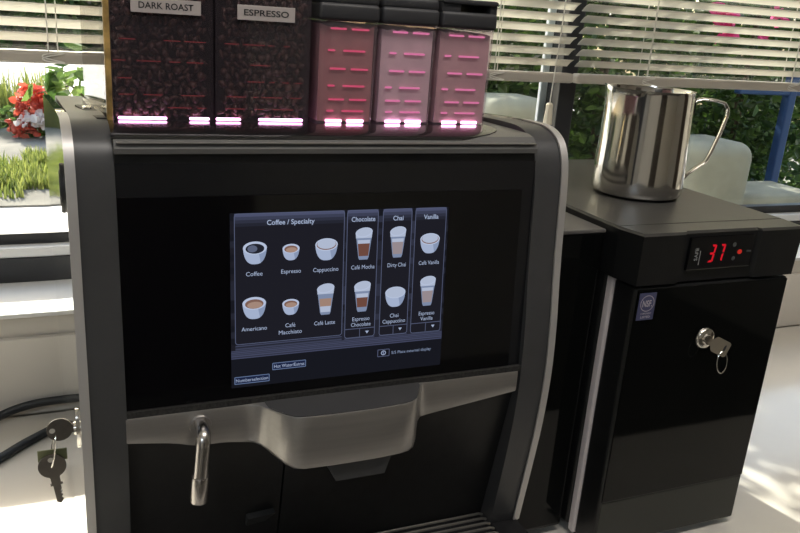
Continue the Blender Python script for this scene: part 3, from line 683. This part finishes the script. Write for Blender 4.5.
def canister(x0, x1, powder, label, plabel, m, seed, gap):
    r = thing('powder_canister', (x0 + x1) / 2, 150, 149.8, label, 'canister')
    w = MB()
    t = 3.0; zt = 247
    p = lambda q: arc(x0 + q + 7, 80 + q + 7, 7, 180, 270, 5) + arc(x1 - q - 7, 80 + q + 7, 7, 270, 360, 5) + arc(x1 - q - 7, 230 - q - 7, 7, 0, 90, 5) + arc(x0 + q + 7, 230 - q - 7, 7, 90, 180, 5)
    o_, i_ = p(0), p(1.6)
    n = len(o_)
    A = [w.b.verts.new((x, y, 149.8)) for x, y in o_]; B = [w.b.verts.new((x + (1.2 if x > (x0 + x1) / 2 else -1.2), y - .5 if y < 150 else y, zt)) for x, y in o_]
    for k in range(n): w.b.faces.new((A[k], A[(k + 1) % n], B[(k + 1) % n], B[k]))
    w.b.faces.new(A[::-1])
    w.build('jar', K['can'], r, True, 40)
    l = MB(); l.box(x0 - 1, x1 + .6, 77, 233, zt - 1, zt + 15, 3.5, 3)
    if gap:
        l.box(x0 - 1, x1 + .6, 77, 233, zt + 22, zt + 27, 2.5, 2); l.box(x0 - .5, x0 + 20, 80, 230, zt + 13, zt + 23, 1); l.box(x1 - 8, x1 + .4, 80, 230, zt + 13, zt + 23, 1)
    else: l.box(x0 - 1, x1 + 1, 80, 231, zt + 13, zt + 25, 4, 3)
    l.build('lid', K['lid'], r, True, 40)
    lb = MB(); w2 = x1 - x0
    lb.box(x0 + w2 * .18, x0 + w2 * .46, 83.2, 84.7, 151, 153.6, .6).build('light_bar', K['led'], r); MB().box(x0 + w2 * .55, x0 + w2 * .85, 83.2, 84.7, 151, 153.6, .6).build('light_bar', K['led'], r)
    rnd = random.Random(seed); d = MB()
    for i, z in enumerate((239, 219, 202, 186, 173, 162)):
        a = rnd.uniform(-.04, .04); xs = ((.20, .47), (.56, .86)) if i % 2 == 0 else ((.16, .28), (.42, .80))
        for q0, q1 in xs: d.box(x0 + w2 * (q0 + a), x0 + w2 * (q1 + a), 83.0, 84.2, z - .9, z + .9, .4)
    d.build('led_reflection', K['glint_pink'] if m != 'choc' else K['glint_red2'], r)  # emissive dashes imitate the light bars mirrored up the jar wall
    # powder: uneven top
    b = MB(); nx = 10; ztop = {'choc': 243, 'chai': 243, 'van': 243}[m]
    rows = []
    for i in range(nx + 1):
        x = x0 + 2.2 + (w2 - 4.4) * i / nx; zz = ztop - rnd.uniform(0, 4)
        rows.append([b.b.verts.new(q) for q in ((x, 85.0, 152), (x, 85.0, zz), (x, 224, zz + 1), (x, 224, 152))])
    for r0, r1 in zip(rows, rows[1:]):
        for k in range(4): b.b.faces.new((r0[k], r0[(k + 1) % 4], r1[(k + 1) % 4], r1[k]))
    b.b.faces.new(rows[0][::-1]); b.b.faces.new(rows[-1])
    o = b.build(powder, K[m]); tag(o, plabel, 'powder', kind='stuff')
    return r
K['glint_red2'] = emis('crimson_led_reflection', (0.85, 0.08, 0.20), 0.7)  # glow standing in for LED reflections, darker powder's canister
canister(-9, 50, 'chocolate_powder', 'clear powder canister next to the bean hopper labelled ESPRESSO', 'dark reddish powder in the canister next to the bean hoppers', 'choc', 5, False)
canister(54, 113, 'chai_powder', 'clear powder canister with pale contents, middle of the three', 'pale mauve powder in the middle canister', 'chai', 6, False)
canister(117, 178, 'vanilla_powder', 'clear powder canister nearest the window post, lid with an open gap', 'pinkish powder in the canister nearest the window post', 'van', 7, True)

# ------------------------------------------------------------------ black box unit and milk fridge
mu = thing('side_unit', 290, 200, -365, 'narrow black box unit between the coffee machine and the fridge', 'cabinet')
MB().box(256, 328, 47, 400, -355, 36, 2).build('case', K['fridge'], mu)
MB().box(256, 328, 44.5, 400, 36, 40.5, 1).build('top_plate', K['unit_top'], mu)
MB().box(258, 326, 44.5, 47, -350, 35, .8).build('front', K['door_gloss'], mu)
for y in (90, 370):
    for x in (260, 312): MB().cyl((x, y, -365), (x, y, -354), 9).build('foot', K['black'], mu, True)
fr = thing('milk_fridge', 455, 200, -365, 'small black milk fridge with red digital readout and a key in its door', 'fridge')
MB().box(333, 573, 40, 412, -350, 40, 3).build('body', K['fridge'], fr)
# hood with chamfered corners and a shallow central bay
hp = [(329, 26), (333, 14), (337, -10)]
hood = MB()
zt, zb = 49.0, -11.0
out_t = [(329, 412), (329, 25), (336, -10), (394, -10), (397, -6), (505, -6), (508, -10), (573, -10), (578, 25), (578, 412)]
out_b = [(331, 412), (331, 25), (337, -9), (394, -9), (397, -5), (505, -5), (508, -9), (571, -9), (575, 25), (575, 412)]
hood.hexa([(x, y, zb) for x, y in out_b], [(x, y, zt - 3) for x, y in out_t])
hood.build('control_hood', K['fridge'], fr)
MB().hexa([(x, y, zt - 3) for x, y in out_t], [(x + (1.5 if x < 450 else -1.5), y + 1.5 if y < 100 else y, zt) for x, y in out_t]).build('top_panel', K['fridge_top'], fr)
MB().box(332, 575, 26, 27.6, zt - .6, zt + .25).build('top_seam', K['black'], fr)
cp = MB().box(404, 500, -8.5, -5, 3, 42, 1.2).build('control_panel', K['gloss'], fr)
# digits 37 in seven lit segments
def seg(mb, x0, z0, on, w=8.5, h=21, sl=0.14):
    g = 2.5
    P = lambda a, b: (x0 + a + sl * b, -8.9, z0 + b)
    q = {'a': [(g * .6, h), (w - g * .3, h), (w - g, h - g), (g * 1.4, h - g)], 'g': [(g * .6, h / 2 + g / 2), (w - g * .6, h / 2 + g / 2), (w - g * .6, h / 2 - g / 2), (g * .6, h / 2 - g / 2)], 'd': [(g * 1.4, g), (w - g, g), (w - g * .3, 0), (g * .4, 0)],
         'b': [(w - g, h - g), (w, h - .4), (w, h / 2 + .4), (w - g, h / 2 + g * .5)], 'c': [(w - g, h / 2 - g * .5), (w, h / 2 - .4), (w, .4), (w - g, g)]}
    for k in on: mb.poly([P(*p) for p in q[k]])
dg_ = MB(); seg(dg_, 432, 11.5, 'abgcd'); seg(dg_, 445.5, 11.5, 'abc'); dg_.build('digits', K['digit'], cp)
t = MB(); text_into(t, 'SAFE', 15, lambda a, b: (415 - b, -8.9, 22 + a), 0.01, 4.6); t.box(420, 420.8, -8.9, -8.6, 9, 26); t.build('lettering', K['pale'], cp)
b_ = MB(); b_.poly([(469.5 + 2.8 * math.cos(a), -8.9, 31 + 2.8 * math.sin(a)) for a in [i * .42 for i in range(15)]]); b_.poly([(471.5 + 2.6 * math.cos(a), -8.9, 14.5 + 2.6 * math.sin(a)) for a in [i * .42 for i in range(15)]])
b_.box(490, 497, -9, -8.5, 21.4, 23.2); b_.build('button_marks', mat('dim_print', (0.09, 0.095, 0.095), 0.5), cp)
MB().poly([(479.5 + 3.4 * math.cos(a), -8.9, 22 + 2.9 * math.sin(a)) for a in [i * .3142 for i in range(20)]]).build('red_indicator', emis('red_lamp', (0.55, 0.03, 0.02), 0.8), cp)
# door
door = MB().box(338, 568, -8, 29, -356, -14, 3).build('door', K['fridge'], fr)
MB().box(341.5, 567, -9, -6, -290, -16, 1).build('door_face', K['door_gloss'], door)
MB().box(341.5, 566, -8.6, -6, -354, -291, 1).build('kick_panel', K['kick'], door)
MB().box(335, 570, 28.5, 39.5, -357, -12, 2).build('door_gasket', K['gasket'], door)
lk = MB().tube([(452, -8.5, -83), (452, -12, -83), (452, -13, -83)], [13, 12.5, 11], 32).tube([(452, -12, -83), (452, -17, -83)], [6.5, 6], 20).build('lock', K['chrome'], door, True, 50)
stk = MB().box(344.5, 368, -9.6, -8.9, -52, -19.5, .3).build('sticker', K['stick_blue'], door)
t = MB()
for i in range(36):
    a0, a1 = i * math.pi / 18, (i + 1) * math.pi / 18
    t.poly([(356.5 + r * math.cos(a), -9.8, -32 + r * math.sin(a)) for r, a in ((9.6, a0), (9.6, a1), (8.8, a1), (8.8, a0))])
text_into(t, 'NSF.', 13.5, lambda a, b: (356.7 + a, -9.8, -32 + b), 0.02, 7.5)
text_into(t, 'COMPONENT', 15, lambda a, b: (356.5 + a, -9.8, -44 + b), 0.01, 2.0); text_into(t, 'LISTED', 13.5, lambda a, b: (356.5 + a, -9.8, -48.2 + b), 0.02, 2.6)
t.build('lettering', K['stick_white'], stk)
for y in (30, 380):
    for x in (350, 556): MB().cyl((x, y, -365), (x, y, -348), 9).build('foot', K['black'], fr, True)

# keys
def key(name, label, m, place, brass=False, kr=11.5, square=False):
    """bow with a hole, neck, toothed blade; drawn in the plane (a, b): a along the blade, b across; place(a, b, t) -> point"""
    b = MB(); th = 1.0
    oc = arc(-kr * 1.05, 0, kr, 22, 338, 26) if not square else [(-2, 8), (-4, 10), (-20, 10), (-22, 8), (-22, -8), (-20, -10), (-4, -10), (-2, -8)]
    prof = oc + [(0, -4.2), (6, -4.2), (6, -5.5), (8, -5.5), (8, -3.4), (13, -3.4), (14.5, -1.8), (16, -3.4), (18, -1.6), (20, -3.2), (22, -1.4), (25, -2.8), (28, -0.4), (28, 0.8), (26, 3.4), (8, 3.4), (8, 5.5), (6, 5.5), (6, 4.2), (0, 4.2)]
    lo = [b.b.verts.new(place(x, y, -th)) for x, y in prof]; hi = [b.b.verts.new(place(x, y, th)) for x, y in prof]; n = len(prof)
    for i in range(n): b.b.faces.new((lo[i], lo[(i + 1) % n], hi[(i + 1) % n], hi[i]))
    b.b.faces.new(lo[::-1]); b.b.faces.new(hi)
    r = b.build(name, m)
    hx = -kr * 1.62 if not square else -17
    h = MB(); hh = (2.6, 2.6) if not square else (1.4, 5.2)
    for t_ in (-th - .15, th + .15): h.poly([place(hx + hh[0] * math.cos(a), hh[1] * math.sin(a), t_) for a in [i * .3927 for i in range(16)]])
    h.build('ring_hole', K['hole'] if not square else K['ink'], r)
    return tag(r, label, 'key')
K['hole'] = mat('hole_light', (0.60, 0.57, 0.52), 0.6)
# side lock of the machine: key axis along +x into the panel, flat of the key facing the camera
vdir = Vector((0.12, -1.0, 0)).normalized()
key('key', 'steel key pushed into the lock on the coffee machine side', K['steel_dark'], lambda a, b, t: Vector((-243, 60, -135)) + Vector((1, 0.05, 0)) * a + Vector((0, 0, 1)) * b + Vector((0, 1, 0)) * t)
tilt = Matrix.Rotation(math.radians(-8), 3, 'Y')
key('key', 'steel key dangling below the lock on the coffee machine side', K['steel_dark'], lambda a, b, t: Vector((-262, 60, -186)) + tilt @ (Vector((0, 0, -1)) * (a + 0) + Vector((-1, 0, 0)) * b + Vector((0, 1, 0)) * t), kr=12.5)
tag(MB().tube([(-262 + 3 * math.sin(q), 60 + 7 * math.cos(q), -156 + 17 * math.sin(q + .3)) for q in [i * 2 * math.pi / 32 for i in range(33)]], .8, 6).build('key_ring', K['chrome'], None, True), 'thin wire ring joining the two keys on the coffee machine side', 'key ring')
tag(MB().box(-276, -250, 64, 65.5, -170, -158, .4).build('key_tag', K['tag_green']), 'small olive tag behind the dangling key', 'tag')
# fridge key: square bow, seen from the front, turned to the lower right
ax = Vector((-0.62, 0.74, 0.28)).normalized(); ay = Vector((0.35, -0.05, 0.93)); ay = (ay - ax * ay.dot(ax)).normalized(); at_ = ax.cross(ay)
key('key', 'brassy square headed key in the fridge door lock', K['key_brass'], lambda a, b, t: Vector((456, -18, -86)) + ax * (a * 0.9 - 0) + ay * b * .95 + at_ * t, square=True)
hb = Vector((456, -18, -86)) + ax * (-17 * .9) + ay * -4
tag(MB().tube([hb + Vector((9.5 * math.sin(q) * .8 - 1, -3 + 2 * math.cos(q), -12 + 13 * math.cos(q))) for q in [i * 2 * math.pi / 36 for i in range(37)]], .8, 6).build('key_ring', K['chrome'], None, True), 'thin wire loop hanging from the fridge door key', 'key ring')

# ------------------------------------------------------------------ steel pitcher on the fridge
pc = thing('milk_pitcher', 480, 168, 49, 'polished steel milk pitcher standing on the black fridge', 'pitcher')
hd = Vector((0.92, -0.39, 0)); cx, cy = 468, 173
prof = [(0, 49.4), (47, 49.4), (53, 50.5), (57, 54), (58.6, 60), (58.8, 68), (58.2, 90), (56.4, 130), (55.0, 160), (54.4, 178), (54.6, 185), (55.2, 186.5)]
inner = [(54.0, 186.3), (53.2, 183), (53.2, 160), (56.0, 90), (56.4, 62), (52.5, 55), (0, 53)]
bm = MB(); NS = 72; rings = []
def pt(r, z, a):
    d = math.cos(a - math.atan2(-hd.y, -hd.x)); lip = max(0.0, (z - 135) / 52.0) ** 2 * max(0.0, d) ** 14
    rr = r + lip * 5.5; zz = z + lip * 3
    return (cx + rr * math.cos(a), cy + rr * math.sin(a), zz)
for (r, z) in prof + inner:
    rings.append([bm.b.verts.new(pt(r, z, 2 * math.pi * k / NS)) for k in range(NS)] if r > 0 else [bm.b.verts.new((cx, cy, z))])
for a, b in zip(rings, rings[1:]):
    for k in range(NS):
        k2 = (k + 1) % NS
        if len(a) == 1: bm.b.faces.new((a[0], b[k2], b[k]))
        elif len(b) == 1: bm.b.faces.new((a[k], a[k2], b[0]))
        else: bm.b.faces.new((a[k], a[k2], b[k2], b[k]))
bm.build('body', K['steel'], pc, True, 60)
def hp_(r, z): return (cx + hd.x * r, cy + hd.y * r, z)
hl = [hp_(54, 171), hp_(60, 176), hp_(68, 178), hp_(86, 177), hp_(97, 174.5), hp_(102, 168), hp_(102.5, 158), hp_(98, 136), hp_(90, 108), hp_(86, 98), hp_(76, 90), hp_(65, 80), hp_(60, 73), hp_(57.8, 64)]
hl2 = []
for i in range(len(hl) - 1):
    a, b = Vector(hl[i]), Vector(hl[i + 1])
    for k in range(3): hl2.append(a + (b - a) * k / 3)
hl2.append(Vector(hl[-1]))
side = Vector((hd.y, -hd.x, 0))
h_ = MB().tube(hl2, [(5.2, 2.0)] * len(hl2), 14, flat=side).build('handle', K['steel'], pc, True, 60)
MB().hexa([Vector(hp_(53, 152)) - side * 5, Vector(hp_(58.5, 158)) - side * 5, Vector(hp_(58.5, 158)) + side * 5, Vector(hp_(53, 152)) + side * 5], [Vector(hp_(53, 180)) - side * 5, Vector(hp_(58.5, 178)) - side * 5, Vector(hp_(58.5, 178)) + side * 5, Vector(hp_(53, 180)) + side * 5]).build('handle_bracket', K['steel'], pc)

# ------------------------------------------------------------------ power cable on the worktop, left of the machine
def spline(pts, n=8):
    P = [Vector(p) for p in pts]; out = []
    for i in range(len(P) - 1):
        p0, p1, p2, p3 = P[max(0, i - 1)], P[i], P[i + 1], P[min(len(P) - 1, i + 2)]
        for k in range(n):
            t = k / n; out.append(0.5 * ((2 * p1) + (p2 - p0) * t + (2 * p0 - 5 * p1 + 4 * p2 - p3) * t * t + (3 * p1 - p0 - 3 * p2 + p3) * t ** 3))
    return out + [P[-1]]
tag(MB().tube(spline([(-180, 530, -338), (-240, 535, -340), (-300, 534, -343), (-345, 520, -352), (-378, 470, -358.5), (-372, 425, -358.5), (-345, 408, -358.5), (-300, 452, -358.5), (-240, 500, -358.5), (-180, 520, -358.5)]), 6.3, 12).build('power_cable', K['cable'], None, True), 'black power cable looped on the worktop left of the coffee machine', 'cable')

for o in scene.objects:
    if '_base_v' in o: del o['_base_v']
